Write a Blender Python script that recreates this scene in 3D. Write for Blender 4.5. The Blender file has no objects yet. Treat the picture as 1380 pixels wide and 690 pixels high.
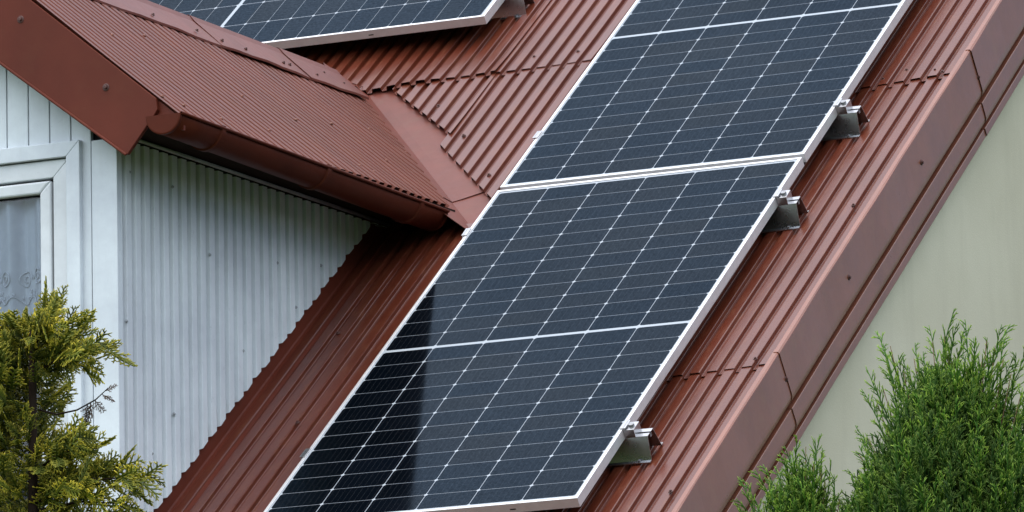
import bpy, math, random
import numpy as np
from mathutils import Matrix, Vector

# ------------------------------------------------------------------ camera, world, sun, exposure
S = bpy.context.scene
COL = S.collection
cam_data = bpy.data.cameras.new("camera")
cam = bpy.data.objects.new("camera", cam_data)
COL.objects.link(cam)
cam_data.sensor_width = 36.0
cam_data.lens = 245.943
cam_data.clip_start = 0.1
cam_data.clip_end = 3000
_R = (0.8976, 0.4403, -0.0195); _U = (0.0948, -0.1496, 0.9842); _F = (-0.4304, 0.8853, 0.1760)
cam.matrix_world = Matrix(((_R[0], _U[0], -_F[0], 9.395), (_R[1], _U[1], -_F[1], -18.4337),
                           (_R[2], _U[2], -_F[2], -3.4162), (0, 0, 0, 1)))
S.camera = cam

SUN_EL, SUN_AZ = math.radians(79), math.radians(-165)   # azimuth measured from +Y towards +X
world = bpy.data.worlds.new("World"); S.world = world; world.use_nodes = True
wn = world.node_tree; bg = wn.nodes["Background"]
sky = wn.nodes.new("ShaderNodeTexSky"); sky.sky_type = 'NISHITA'; sky.sun_disc = False
sky.sun_elevation = SUN_EL; sky.sun_rotation = SUN_AZ
sky.air_density = 1.0; sky.dust_density = 4.0; sky.ozone_density = 1.0
wn.links.new(sky.outputs[0], bg.inputs[0]); bg.inputs[1].default_value = 0.095
sun_d = bpy.data.lights.new("sun", 'SUN'); sun_d.energy = 1.85; sun_d.angle = math.radians(142)
sun_d.color = (0.97, 0.985, 1.0)
sun = bpy.data.objects.new("sun", sun_d); COL.objects.link(sun)
_sd = Vector((math.sin(SUN_AZ) * math.cos(SUN_EL), math.cos(SUN_AZ) * math.cos(SUN_EL), math.sin(SUN_EL)))
sun.rotation_euler = _sd.to_track_quat('Z', 'Y').to_euler()
S.view_settings.view_transform = 'Standard'; S.view_settings.look = 'None'
S.view_settings.gamma = 1.0; S.view_settings.use_curve_mapping = False
S.view_settings.exposure = 0.92
try:
    S.cycles.max_bounces = 8; S.cycles.diffuse_bounces = 1; S.cycles.transparent_max_bounces = 12
    S.cycles.use_denoising = True
except Exception: pass

rnd = random.Random(7); nrs = np.random.RandomState(7)

# ------------------------------------------------------------------ materials
def newmat(name):
    m = bpy.data.materials.new(name); m.use_nodes = True
    nt = m.node_tree
    return m, nt, nt.nodes["Principled BSDF"]
def N(nt, t, **kw):
    n = nt.nodes.new(t)
    for k, v in kw.items(): setattr(n, k, v)
    return n
def objco(nt, scale=(1, 1, 1), kind='Object'):
    tc = N(nt, "ShaderNodeTexCoord"); mp = N(nt, "ShaderNodeMapping")
    mp.inputs['Scale'].default_value = scale
    nt.links.new(tc.outputs[kind], mp.inputs[0]); return mp.outputs[0]
def noise(nt, co, scale, detail=4, rough=0.6):
    n = N(nt, "ShaderNodeTexNoise"); n.inputs['Scale'].default_value = scale
    n.inputs['Detail'].default_value = detail; n.inputs['Roughness'].default_value = rough
    nt.links.new(co, n.inputs['Vector']); return n.outputs['Fac']
def ramp(nt, fac, stops):
    r = N(nt, "ShaderNodeValToRGB"); el = r.color_ramp.elements
    while len(el) < len(stops): el.new(0.5)
    for e, (p, c) in zip(el, stops):
        e.position = p; e.color = (*c, 1) if len(c) == 3 else c
    nt.links.new(fac, r.inputs[0]); return r.outputs[0]
def mixc(nt, fac, a, b, mode='MIX'):
    m = N(nt, "ShaderNodeMix"); m.data_type = 'RGBA'; m.blend_type = mode
    for sock, v in ((m.inputs[0], fac), (m.inputs[6], a), (m.inputs[7], b)):
        if isinstance(v, (int, float)): sock.default_value = v
        elif isinstance(v, tuple): sock.default_value = (*v, 1) if len(v) == 3 else v
        else: nt.links.new(v, sock)
    return m.outputs[2]
def math_(nt, op, a, b=None, clamp=False):
    m = N(nt, "ShaderNodeMath", operation=op, use_clamp=clamp)
    for i, v in enumerate((a, b)):
        if v is None: continue
        if isinstance(v, (int, float)): m.inputs[i].default_value = v
        else: nt.links.new(v, m.inputs[i])
    return m.outputs[0]
def bump(nt, p, h, strength=0.1, dist=0.01):
    b = N(nt, "ShaderNodeBump"); b.inputs['Strength'].default_value = strength
    b.inputs['Distance'].default_value = dist
    nt.links.new(h, b.inputs['Height']); nt.links.new(b.outputs[0], p.inputs['Normal'])

def metal_paint(name, base, rough, dirt=(0.16, 0.10, 0.07), dirt_amt=0.35, seed=0.0, spec=0.5, streak=(1, 1, 1)):
    m, nt, p = newmat(name)
    co = objco(nt)
    n1 = noise(nt, co, 2.3 + seed, 6, 0.65); n2 = noise(nt, co, 55, 3, 0.6); n3 = noise(nt, objco(nt, streak), 9 + seed, 5, 0.7)
    dark = tuple(c * 0.82 for c in base); lite = tuple(min(1, c * 1.15) for c in base)
    c = ramp(nt, n1, [(0.3, dark), (0.7, lite)])
    f = ramp(nt, n3, [(0.5, (0, 0, 0)), (0.8, (1, 1, 1))])
    f = math_(nt, 'MULTIPLY', f, dirt_amt)
    c = mixc(nt, f, c, dirt)
    sp = ramp(nt, n2, [(0.66, (0, 0, 0)), (0.74, (1, 1, 1))])
    c = mixc(nt, math_(nt, 'MULTIPLY', sp, 0.25), c, tuple(x * 0.6 for x in base))
    nt.links.new(c, p.inputs['Base Color'])
    r = math_(nt, 'ADD', math_(nt, 'MULTIPLY', n3, 0.22), rough - 0.1)
    nt.links.new(r, p.inputs['Roughness'])
    p.inputs['Specular IOR Level'].default_value = spec
    bump(nt, p, math_(nt, 'ADD', n2, n1), 0.06, 0.004)
    return m

M = {}
RED = (0.122, 0.026, 0.012)
M['roof'] = metal_paint('roof_red_steel', RED, 0.31, (0.25, 0.095, 0.042), 0.42, spec=0.62, streak=(8, 1.2, 1.2))
M['dormer_roof'] = metal_paint('dormer_red_steel', (0.140, 0.035, 0.018), 0.44, (0.19, 0.075, 0.035), 0.35, 1.0, 0.22)
M['trim'] = metal_paint('trim_red_steel', (0.245, 0.084, 0.048), 0.31, (0.28, 0.15, 0.095), 0.5, 2.0, spec=0.75, streak=(6, 1.5, 1.5))
M['flash'] = metal_paint('flashing_red_steel', (0.165, 0.047, 0.032), 0.45, (0.19, 0.13, 0.10), 0.35, 3.0, 0.3)
M['barge'] = metal_paint('barge_red_steel', (0.138, 0.030, 0.016), 0.48, (0.15, 0.055, 0.03), 0.3, 0.5, 0.18)
M['gutter'] = metal_paint('gutter_red_plastic', (0.100, 0.021, 0.010), 0.5, (0.10, 0.035, 0.02), 0.25, 4.0, 0.12)
M['screw'] = metal_paint('screw_brown', (0.085, 0.030, 0.022), 0.5, (0.05, 0.03, 0.02), 0.4, 5.0)
M['white_wall'] = metal_paint('pale_blue_painted_steel', (0.78, 0.85, 0.905), 0.5, (0.55, 0.58, 0.58), 0.25, 0.2, streak=(3, 3, .6))
M['white_wood'] = metal_paint('pale_blue_painted_wood', (0.76, 0.84, 0.90), 0.55, (0.6, 0.64, 0.64), 0.22, 0.7, streak=(6, 6, .5))
M['pvc'] = metal_paint('window_pvc', (0.78, 0.84, 0.86), 0.35, (0.6, 0.62, 0.6), 0.25, 0.9)
M['wall_screw'] = metal_paint('pale_screw', (0.42, 0.46, 0.48), 0.5, (0.3, 0.3, 0.3), 0.4, 6.0)
M['deck'] = metal_paint('dark_deck', (0.03, 0.022, 0.018), 0.9, (0.02, 0.02, 0.02), 0.3, 1.0, 0.1)
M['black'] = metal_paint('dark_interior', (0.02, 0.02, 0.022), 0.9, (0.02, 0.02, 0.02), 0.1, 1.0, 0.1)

def alu(name, base, rough, metallic):
    m, nt, p = newmat(name); co = objco(nt, (1, 1, 1)); n = noise(nt, co, 30, 4)
    c = ramp(nt, n, [(0.3, tuple(x * 0.9 for x in base)), (0.7, base)])
    nt.links.new(c, p.inputs['Base Color']); p.inputs['Metallic'].default_value = metallic
    nt.links.new(math_(nt, 'ADD', math_(nt, 'MULTIPLY', n, 0.15), rough - 0.07), p.inputs['Roughness'])
    return m
M['frame'] = alu('anodised_frame', (0.80, 0.81, 0.82), 0.42, 0.55)
M['rail'] = alu('mill_aluminium', (0.52, 0.53, 0.545), 0.28, 0.97)
M['steel'] = alu('zinc_bolt', (0.35, 0.36, 0.37), 0.35, 0.9)

def plaster():
    m, nt, p = newmat('beige_plaster'); co = objco(nt)
    n1 = noise(nt, co, 1.3, 6, 0.6); n2 = noise(nt, co, 180, 3, 0.7); n3 = noise(nt, objco(nt, (3, 3, .5)), 3, 5, .65)
    c = ramp(nt, n1, [(0.3, (0.60, 0.565, 0.425)), (0.7, (0.71, 0.675, 0.53))])
    c = mixc(nt, math_(nt, 'MULTIPLY', ramp(nt, n3, [(0.5, (0, 0, 0)), (0.75, (1, 1, 1))]), 0.30), c, (0.50, 0.47, 0.36))
    nt.links.new(c, p.inputs['Base Color']); p.inputs['Roughness'].default_value = 0.92
    p.inputs['Specular IOR Level'].default_value = 0.15
    bump(nt, p, n2, 0.28, 0.003); return m
M['plaster'] = plaster()

def grass():
    m, nt, p = newmat('lawn'); co = objco(nt)
    c = ramp(nt, noise(nt, co, 1.5, 8, .7), [(0.3, (0.022, 0.045, 0.012)), (0.7, (0.05, 0.085, 0.025))])
    nt.links.new(c, p.inputs['Base Color']); p.inputs['Roughness'].default_value = 0.95
    p.inputs['Specular IOR Level'].default_value = 0.1; return m
M['grass'] = grass()

PX, PY, GAPM = 0.168, 0.0841, 0.0062       # cell pitch along x, half-cell pitch along y, half of the middle gap
def solar_mat(name, px, py):
    m, nt, p = newmat(name)
    tc = N(nt, "ShaderNodeTexCoord"); sp = N(nt, "ShaderNodeSeparateXYZ"); nt.links.new(tc.outputs['Object'], sp.inputs[0])
    x = math_(nt, 'ADD', sp.outputs[0], 3 * px); y = sp.outputs[1]
    ay = math_(nt, 'SUBTRACT', math_(nt, 'ABSOLUTE', y), GAPM)
    fx = math_(nt, 'MULTIPLY', math_(nt, 'FRACT', math_(nt, 'DIVIDE', x, px)), px)
    fy = math_(nt, 'MULTIPLY', math_(nt, 'FRACT', math_(nt, 'DIVIDE', ay, py)), py)
    dx = math_(nt, 'MINIMUM', fx, math_(nt, 'SUBTRACT', px, fx))
    dy = math_(nt, 'MINIMUM', fy, math_(nt, 'SUBTRACT', py, fy))
    gx = math_(nt, 'LESS_THAN', dx, 0.0012); gy = math_(nt, 'LESS_THAN', dy, 0.0008)
    dia = math_(nt, 'LESS_THAN', math_(nt, 'ADD', dx, dy), 0.0072)
    out = math_(nt, 'LESS_THAN', ay, 0.0)
    outx = math_(nt, 'GREATER_THAN', math_(nt, 'ABSOLUTE', sp.outputs[0]), 3 * px - 0.0008)
    outy = math_(nt, 'GREATER_THAN', ay, 12 * py - 0.0008)
    w = gx
    for g in (gy, dia, out, outx, outy): w = math_(nt, 'MAXIMUM', w, g)
    # bus bars and fingers of the cells
    bb = math_(nt, 'FRACT', math_(nt, 'DIVIDE', x, px / 9))
    bus = math_(nt, 'LESS_THAN', math_(nt, 'ABSOLUTE', math_(nt, 'SUBTRACT', bb, 0.5)), 0.022)
    cellid = N(nt, "ShaderNodeCombineXYZ")
    nt.links.new(math_(nt, 'FLOOR', math_(nt, 'DIVIDE', x, px)), cellid.inputs[0])
    nt.links.new(math_(nt, 'FLOOR', math_(nt, 'DIVIDE', y, py)), cellid.inputs[1])
    wn_ = N(nt, "ShaderNodeTexWhiteNoise"); nt.links.new(cellid.outputs[0], wn_.inputs['Vector'])
    cell = ramp(nt, wn_.outputs['Value'], [(0, (0.0010, 0.0022, 0.004)), (1, (0.002, 0.0038, 0.007))])
    cell = mixc(nt, math_(nt, 'MULTIPLY', bus, 0.22), cell, (0.10, 0.11, 0.125))
    c = mixc(nt, w, cell, (0.46, 0.51, 0.55))
    thin = math_(nt, 'MULTIPLY', gy, math_(nt, 'SUBTRACT', 1.0, math_(nt, 'MAXIMUM', math_(nt, 'MAXIMUM', gx, dia), math_(nt, 'MAXIMUM', out, math_(nt, 'MAXIMUM', outx, outy)))))
    c = mixc(nt, thin, c, (0.26, 0.29, 0.32))
    c = mixc(nt, math_(nt, 'MULTIPLY', gx, math_(nt, 'SUBTRACT', 1.0, dia)), c, (0.34, 0.38, 0.42))
    co = tc.outputs['Object']
    dust = ramp(nt, noise(nt, co, 140, 4, .75), [(0.60, (0, 0, 0)), (0.78, (1, 1, 1))])
    film = ramp(nt, noise(nt, co, 3.0, 5, .6), [(0.3, (0, 0, 0)), (0.75, (1, 1, 1))])
    d = math_(nt, 'ADD', math_(nt, 'MULTIPLY', dust, 0.07), math_(nt, 'MULTIPLY', film, 0.004))
    c = mixc(nt, d, c, (0.28, 0.27, 0.24))
    nt.links.new(c, p.inputs['Base Color'])
    nt.links.new(math_(nt, 'ADD', 0.085, math_(nt, 'MULTIPLY', film, 0.05)), p.inputs['Roughness'])
    p.inputs['Specular IOR Level'].default_value = 0.0
    # blue-tinted anti-reflective glass in front of the cells
    grain = ramp(nt, noise(nt, co, 130, 3, .8), [(0.32, (0.66, 0.66, 0.66)), (0.68, (1.40, 1.40, 1.40))])
    cellv = ramp(nt, wn_.outputs['Value'], [(0, (0.190, 0.265, 0.350)), (0.5, (0.205, 0.270, 0.340)), (1, (0.222, 0.276, 0.325))])
    big = ramp(nt, noise(nt, co, 1.1, 4, .55), [(0.3, (0.86, 0.88, 0.90)), (0.7, (1.12, 1.10, 1.08))])
    gcol = mixc(nt, 1.0, mixc(nt, 1.0, cellv, grain, 'MULTIPLY'), big, 'MULTIPLY')
    gl = N(nt, "ShaderNodeBsdfGlossy"); nt.links.new(gcol, gl.inputs['Color'])
    nt.links.new(math_(nt, 'ADD', 0.06, math_(nt, 'MULTIPLY', film, 0.05)), gl.inputs['Roughness'])
    fr = N(nt, "ShaderNodeFresnel"); fr.inputs['IOR'].default_value = 1.45
    mx = N(nt, "ShaderNodeMixShader")
    nt.links.new(fr.outputs[0], mx.inputs[0]); nt.links.new(p.outputs[0], mx.inputs[1]); nt.links.new(gl.outputs[0], mx.inputs[2])
    nt.links.new(mx.outputs[0], nt.nodes['Material Output'].inputs[0])
    return m
M['solar'] = solar_mat('solar_laminate', PX, PY)
M['solar_wide'] = solar_mat('solar_laminate_wide', PX, 0.0868)

def glass():
    m, nt, p = newmat('window_glass')
    nt.nodes.remove(p); out = nt.nodes['Material Output']
    tr = N(nt, "ShaderNodeBsdfTransparent"); tr.inputs[0].default_value = (0.90, 0.94, 0.97, 1)
    gl = N(nt, "ShaderNodeBsdfGlossy"); gl.inputs['Roughness'].default_value = 0.01
    fr = N(nt, "ShaderNodeFresnel"); fr.inputs['IOR'].default_value = 1.42
    mx = N(nt, "ShaderNodeMixShader")
    nt.links.new(fr.outputs[0], mx.inputs[0]); nt.links.new(tr.outputs[0], mx.inputs[1]); nt.links.new(gl.outputs[0], mx.inputs[2])
    nt.links.new(mx.outputs[0], out.inputs[0]); return m
M['glass'] = glass()

def lace():
    m, nt, p = newmat('lace_net')
    out = nt.nodes['Material Output']
    co = objco(nt)
    c = ramp(nt, noise(nt, co, 40, 3), [(0.3, (0.74, 0.79, 0.86)), (0.7, (0.84, 0.88, 0.93))])
    nt.links.new(c, p.inputs['Base Color']); p.inputs['Roughness'].default_value = 0.9
    tr = N(nt, "ShaderNodeBsdfTransparent"); mx = N(nt, "ShaderNodeMixShader")
    mx.inputs[0].default_value = 0.85
    nt.links.new(tr.outputs[0], mx.inputs[1]); nt.links.new(p.outputs[0], mx.inputs[2]); nt.links.new(mx.outputs[0], out.inputs[0])
    return m
M['lace'] = lace()
M['thread'] = metal_paint('lace_thread', (0.72, 0.76, 0.82), 0.9, (0.6, 0.6, 0.62), 0.2, 0.3, 0.1)

def leafmat(name, c_old, c_mid, c_tip, rough=0.55):
    m, nt, p = newmat(name)
    at = N(nt, "ShaderNodeAttribute"); at.attribute_name = 'tip'
    av = N(nt, "ShaderNodeAttribute"); av.attribute_name = 'var'
    c = ramp(nt, at.outputs['Fac'], [(0.0, c_old), (0.5, c_mid), (1.0, c_tip)])
    v = ramp(nt, av.outputs['Fac'], [(0, (0.36, 0.40, 0.45)), (0.5, (0.95, 0.95, 0.92)), (1, (1.9, 1.75, 1.4))])
    c = mixc(nt, 1.0, c, v, 'MULTIPLY')
    nt.links.new(c, p.inputs['Base Color']); p.inputs['Roughness'].default_value = rough
    p.inputs['Specular IOR Level'].default_value = 0.3
    out = nt.nodes['Material Output']
    tl = N(nt, "ShaderNodeBsdfTranslucent"); nt.links.new(c, tl.inputs[0])
    mx = N(nt, "ShaderNodeMixShader"); mx.inputs[0].default_value = 0.35
    nt.links.new(p.outputs[0], mx.inputs[1]); nt.links.new(tl.outputs[0], mx.inputs[2]); nt.links.new(mx.outputs[0], out.inputs[0])
    return m
M['leaf_green'] = leafmat('green_scale_leaf', (0.012, 0.048, 0.006), (0.062, 0.180, 0.018), (0.260, 0.400, 0.065))
M['leaf_gold'] = leafmat('gold_scale_leaf', (0.050, 0.085, 0.014), (0.215, 0.260, 0.034), (0.70, 0.62, 0.075))
M['leaf_dead'] = leafmat('dead_scale_leaf', (0.10, 0.065, 0.05), (0.16, 0.11, 0.085), (0.22, 0.16, 0.12))
M['twig'] = metal_paint('brown_twig', (0.13, 0.085, 0.045), 0.9, (0.10, 0.10, 0.04), 0.4, 1.0, 0.1)
M['bark'] = metal_paint('dark_bark', (0.035, 0.024, 0.018), 0.95, (0.06, 0.045, 0.035), 0.5, 1.0, 0.1)

# ------------------------------------------------------------------ mesh helpers
class MB:
    def __init__(s): s.v = []; s.f = []
    def quad(s, a, b, c, d):
        i = len(s.v); s.v += [tuple(a), tuple(b), tuple(c), tuple(d)]; s.f.append((i, i + 1, i + 2, i + 3))
    def poly(s, pts):
        i = len(s.v); s.v += [tuple(p) for p in pts]; s.f.append(tuple(range(i, i + len(pts))))
    def box(s, lo, hi, mat=None):
        x0, y0, z0 = lo; x1, y1, z1 = hi
        c = [(x0, y0, z0), (x1, y0, z0), (x1, y1, z0), (x0, y1, z0), (x0, y0, z1), (x1, y0, z1), (x1, y1, z1), (x0, y1, z1)]
        if mat is not None: c = [tuple(mat @ Vector(p)) for p in c]
        i = len(s.v); s.v += c
        s.f += [tuple(i + k for k in q) for q in ((0, 3, 2, 1), (4, 5, 6, 7), (0, 1, 5, 4), (1, 2, 6, 5), (2, 3, 7, 6), (3, 0, 4, 7))]
    def loft(s, rings, closed=True, caps=True):
        i = len(s.v); n = len(rings[0])
        for r in rings: s.v += [tuple(p) for p in r]
        for k in range(len(rings) - 1):
            for j in range(n if closed else n - 1):
                a = i + k * n + j; b = i + k * n + (j + 1) % n
                s.f.append((a, b, b + n, a + n))
        if caps and closed:
            s.f.append(tuple(i + j for j in reversed(range(n)))); s.f.append(tuple(i + (len(rings) - 1) * n + j for j in range(n)))
    def tube(s, pts, rad, n=8):
        pts = [Vector(p) for p in pts]; rings = []
        for k, p in enumerate(pts):
            t = (pts[min(k + 1, len(pts) - 1)] - pts[max(k - 1, 0)]).normalized()
            a = t.orthogonal().normalized() if k == 0 else (pa - t * pa.dot(t)).normalized()
            pa = a; b = t.cross(a); r = rad[k] if isinstance(rad, (list, tuple)) else rad
            rings.append([p + a * (r * math.cos(2 * math.pi * j / n)) + b * (r * math.sin(2 * math.pi * j / n)) for j in range(n)])
        s.loft(rings)
    def build(s, name, mat, parent=None, bevel=0.0, solid=0.0, smooth=False, recalc=False):
        me = bpy.data.meshes.new(name); me.from_pydata(s.v, [], s.f); me.update()
        return finish(name, me, mat, parent, bevel, solid, smooth, recalc)
def finish(name, me, mat, parent=None, bevel=0.0, solid=0.0, smooth=False, recalc=False):
    if recalc:
        import bmesh
        bm = bmesh.new(); bm.from_mesh(me); bmesh.ops.recalc_face_normals(bm, faces=bm.faces); bm.to_mesh(me); bm.free()
    me.materials.append(mat)
    if smooth: me.polygons.foreach_set('use_smooth', [True] * len(me.polygons))
    o = bpy.data.objects.new(name, me); COL.objects.link(o)
    if bevel:
        b = o.modifiers.new('bevel', 'BEVEL'); b.width = bevel; b.segments = 2; b.limit_method = 'ANGLE'
    if solid:
        b = o.modifiers.new('solid', 'SOLIDIFY'); b.thickness = solid; b.offset = -1
    if parent is not None: o.parent = parent
    return o
def tag(o, label=None, cat=None, group=None, kind=None):
    for k, v in (('label', label), ('category', cat), ('group', group), ('kind', kind)):
        if v: o[k] = v
    return o
def empty(name, mat=None):
    o = bpy.data.objects.new(name, None); COL.objects.link(o); o.empty_display_size = 0.2
    if mat is not None: o.matrix_world = mat
    return o

# ------------------------------------------------------------------ frames: roof plane (u along the eave, s up the slope, n out of it)
TH = 0.64846
CT, ST = math.cos(TH), math.sin(TH)
def P(u, s, n): return (u, s * CT - n * ST, s * ST + n * CT)
GZ = -5.05
HB = (-1.5, 1.6, GZ)                        # base of the house
HM = Matrix.Translation(HB)
house = empty('house', HM)
tag(house, 'house with red ribbed metal roof, pale blue dormer and beige plaster gable wall', 'house')
def H(mb, name, mat, parent=None, **kw):
    """a part of the house; geometry is given in world metres"""
    mb.v = [(x - HB[0], y - HB[1], z - HB[2]) for x, y, z in mb.v]
    return mb.build(name, mat, parent or house, **kw)

# ------------------------------------------------------------------ ground
g = MB(); gn = 40
for i in range(gn):
    for j in range(gn):
        x0, x1 = (-1 + 2 * i / gn), (-1 + 2 * (i + 1) / gn); y0, y1 = (-1 + 2 * j / gn), (-1 + 2 * (j + 1) / gn)
        f = lambda t: math.copysign(abs(t) ** 2.2, t) * 900
        g.quad(*[(f(a), f(b), GZ) for a, b in ((x0, y0), (x1, y0), (x1, y1), (x0, y1))])
tag(g.build('ground', M['grass']), kind='structure')

# ------------------------------------------------------------------ ribbed sheets
PIT, RH = 0.0541, 0.0145
RIB = [(-.0016, RH), (.0006, RH - .0006), (.0014, RH - .0020), (.0030, .0016), (.0040, .0004), (.0056, 0), (.0185, 0), (.0205, .0008), (.0242, RH - .0012), (.0252, RH - .0003), (.0272, RH)]
def rib_profile(a0, a1, phase, pit=PIT, h=RH, prof=RIB):
    k0 = math.floor((a0 - phase) / pit) - 1; k1 = math.ceil((a1 - phase) / pit) + 1
    pts = [(phase + k * pit + a * pit / PIT, z * h / RH) for k in range(k0, k1 + 1) for a, z in prof]
    out = []
    for (a, z), (b, w) in zip(pts, pts[1:]):
        if b <= a0 or a >= a1: continue
        if a < a0: z = z + (w - z) * (a0 - a) / (b - a); a = a0
        if not out: out.append((a, z))
        if b > a1: w = z + (w - z) * (a1 - a) / (b - a); b = a1
        out.append((b, w))
    return out
def sheet(frame, a0, a1, b0, b1, phase, pit=PIT, h=RH, off=0.0, nb=14, lift=0.0, wav=0.0010, seed=0, liftlen=0.25):
    """frame(a,b,n)->world; b0,b1: number or function of a"""
    f0 = b0 if callable(b0) else (lambda a: b0); f1 = b1 if callable(b1) else (lambda a: b1)
    pr = rib_profile(a0, a1, phase, pit, h); r = np.random.RandomState(seed)
    ph = r.rand(6) * 6.28
    mb = MB(); n = len(pr)
    ts = [0, .01, .03] + list(np.linspace(.06, 1, nb))
    for t in ts:
        for a, z in pr:
            lo, hi = f0(a), f1(a); b = lo + (hi - lo) * t
            w = wav * (math.sin(a * 7 + ph[0] + b * 1.3) + math.sin(b * 5.1 + ph[1] + a * 3) + .6 * math.sin(a * 23 + ph[2]))
            d = (b - lo)
            li = lift * max(0, 1 - d / liftlen) ** 2 * (1 + .5 * math.sin(a * 17 + ph[3]))
            mb.v.append(frame(a, b, off - h + z + w * .8 + li))
    for k in range(len(ts) - 1):
        for j in range(n - 1):
            i = k * n + j; mb.f.append((i, i + 1, i + 1 + n, i + n))
    return mb
NR = -0.1                                    # rib tops of the main roof
PH = 1.0065
RL, RR, SE, SR = -4.2, 1.283, -2.45, 4.35    # left / right ends, eave and ridge of the main roof
def roofpart(name, *a, **k):
    return H(sheet(P, *a, off=k.pop('off', NR), **k), name, M['roof'], solid=0.0009)
cut1 = lambda u: 2.0755 - 1.085 * (u + .8127)
cut2 = lambda u: max(1.628 - 1.258 * (u + .472), .97)
sk = lambda s, m, u0: (lambda u: s + m * (u - u0))
sheets = {}
sheets['a'] = roofpart('roof_sheet', -2.2, -.467, sk(2.115, .04, -.9), SR, PH, off=NR + .0055, lift=.007, seed=1)
sheets['b'] = roofpart('roof_sheet', -.835, -.467, cut1, 2.2, PH, off=NR + .0030, seed=2, lift=.002)
sheets['c'] = roofpart('roof_sheet', -.4985, .56, sk(2.135, .04, -.45), SR, PH, off=NR + .0022, lift=.003, seed=3)
sheets['d'] = roofpart('roof_sheet', -.4985, .56, cut2, 2.2, PH, off=NR, seed=4)
sheets['e'] = roofpart('roof_sheet', -.450, .56, SE, 1.03, PH - .02, off=NR - .0005, pit=.0586, seed=5, nb=20)
sheets['f'] = roofpart('roof_sheet', .53, 1.277, sk(1.697, .12, 1.0), SR, PH, off=NR + .0025, lift=.0015, seed=6)
sheets['g'] = roofpart('roof_sheet', .53, 1.277, sk(-.152, .07, 1.0), 1.80, PH, off=NR + .0005, lift=.0015, seed=7)
sheets['h'] = roofpart('roof_sheet', .53, 1.277, SE, 0.0, PH, off=NR - .002, seed=8)
sheets['i'] = roofpart('roof_sheet', RL, -1.47, SE, 2.2, PH, off=NR, seed=9, nb=8)
sheets['j'] = roofpart('roof_sheet', RL, -2.18, 2.1, SR, PH, off=NR + .003, seed=10, nb=8)
# timber deck below, back slope and ridge
mb = MB()
def slab(u0, u1, s0, s1, n0, n1):
    c = [P(u, s, n) for n in (n0, n1) for u, s in ((u0, s0), (u1, s0), (u1, s1), (u0, s1))]
    i = len(mb.v); mb.v += c
    mb.f += [tuple(i + k for k in q) for q in ((0, 3, 2, 1), (4, 5, 6, 7), (0, 1, 5, 4), (1, 2, 6, 5), (2, 3, 7, 6), (3, 0, 4, 7))]
slab(RL + .02, 1.27, SE + .03, SR - .02, NR - .16, NR - .030)
H(mb, 'roof_deck', M['deck'])
rx = P(0, SR, NR); yb0, zb0 = rx[1], rx[2]
mb = MB(); mb.box((0, 0, 0), (RR - RL, (SR - SE), .14), Matrix.Translation((RL, yb0 + .01, zb0 - .14)) @ Matrix.Rotation(-TH, 4, 'X'))
H(mb, 'back_roof', M['roof'])
mb = MB(); mb.tube([(RL, yb0, zb0 - .01), (RR + .02, yb0, zb0 - .01)], .07, 14); H(mb, 'main_ridge_cap', M['roof'])

# house walls (gable, front, back)
GX = 1.215
ye = P(0, SE + .22, NR)[1]; ze = P(0, SE + .22, NR - .16)[2]
yB = 2 * yb0 - ye; zr = zb0 - .22
for nm, x0, x1 in (('gable_wall', GX - .25, GX), ('gable_wall', RL + .06, RL + .31)):
    mb = MB(); pr_ = [(ye + .1, GZ - .05), (yB - .1, GZ - .05), (yB - .1, ze), (yb0, zr), (ye + .1, ze)]
    mb.loft([[(x0, y, z) for y, z in pr_], [(x1, y, z) for y, z in pr_]]); H(mb, nm, M['plaster'], recalc=True)
mb = MB(); mb.box((RL + .315, ye + .102, GZ - .05), (GX - .255, ye + .35, ze - .004)); H(mb, 'front_wall', M['plaster'])
mb = MB(); mb.box((RL + .315, yB - .35, GZ - .05), (GX - .255, yB - .102, ze - .004)); H(mb, 'back_wall', M['plaster'])
mb = MB()
mb.loft([[P(u, s, n) for s, n in ((SE - .0, NR - .165), (SE - .0, NR - .035), (SE - .02, NR - .035), (SE - .02, NR - .165))] for u in (RL, RR)]); H(mb, 'eave_fascia', M['barge'], recalc=True)

# verge trim at the right gable: three lapped lengths
VP = [(1.2705, -.0955), (1.2835, -.0955), (1.2868, -.0985), (1.2872, -.1015), (1.2872, -.2300), (1.2862, -.2420), (1.2830, -.2530), (1.2780, -.2610), (1.2300, -.2630), (1.2300, -.2845),
      (1.2735, -.2850), (1.2745, -.2860), (1.2745, -.3250), (1.2734, -.3360), (1.2700, -.3460), (1.2650, -.3530), (1.2260, -.3545), (1.2260, -.3735),
      (1.2590, -.3740), (1.2600, -.3750), (1.2600, -.3960), (1.2580, -.3995), (1.2250, -.4000)]
def verge(s0, s1, off, seed):
    r = np.random.RandomState(seed); mb = MB(); rings = []; ph = r.rand(4) * 6.28
    for s in np.linspace(s0, s1, 26):
        w = .0011 * math.sin(s * 6 + ph[0]) + .0008 * math.sin(s * 15 + ph[1])
        e = off * max(0, 1 - (s - s0) / .5)
        rings.append([P(u + e + w * (1 if u > 1.284 else .2), s + (.03 * (-.1 - n) / .25 if 0 else 0), n + (e * .5 if u < 1.2867 else 0)) for u, n in VP])
    n = len(VP); mb.loft(rings, closed=False)
    return H(mb, 'verge_trim', M['trim'], solid=-.0012)
vt = [verge(SE - .01, -.05, .0, 1), verge(-.072, 1.90, .0035, 2), verge(1.880, SR, .0035, 3)]
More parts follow.
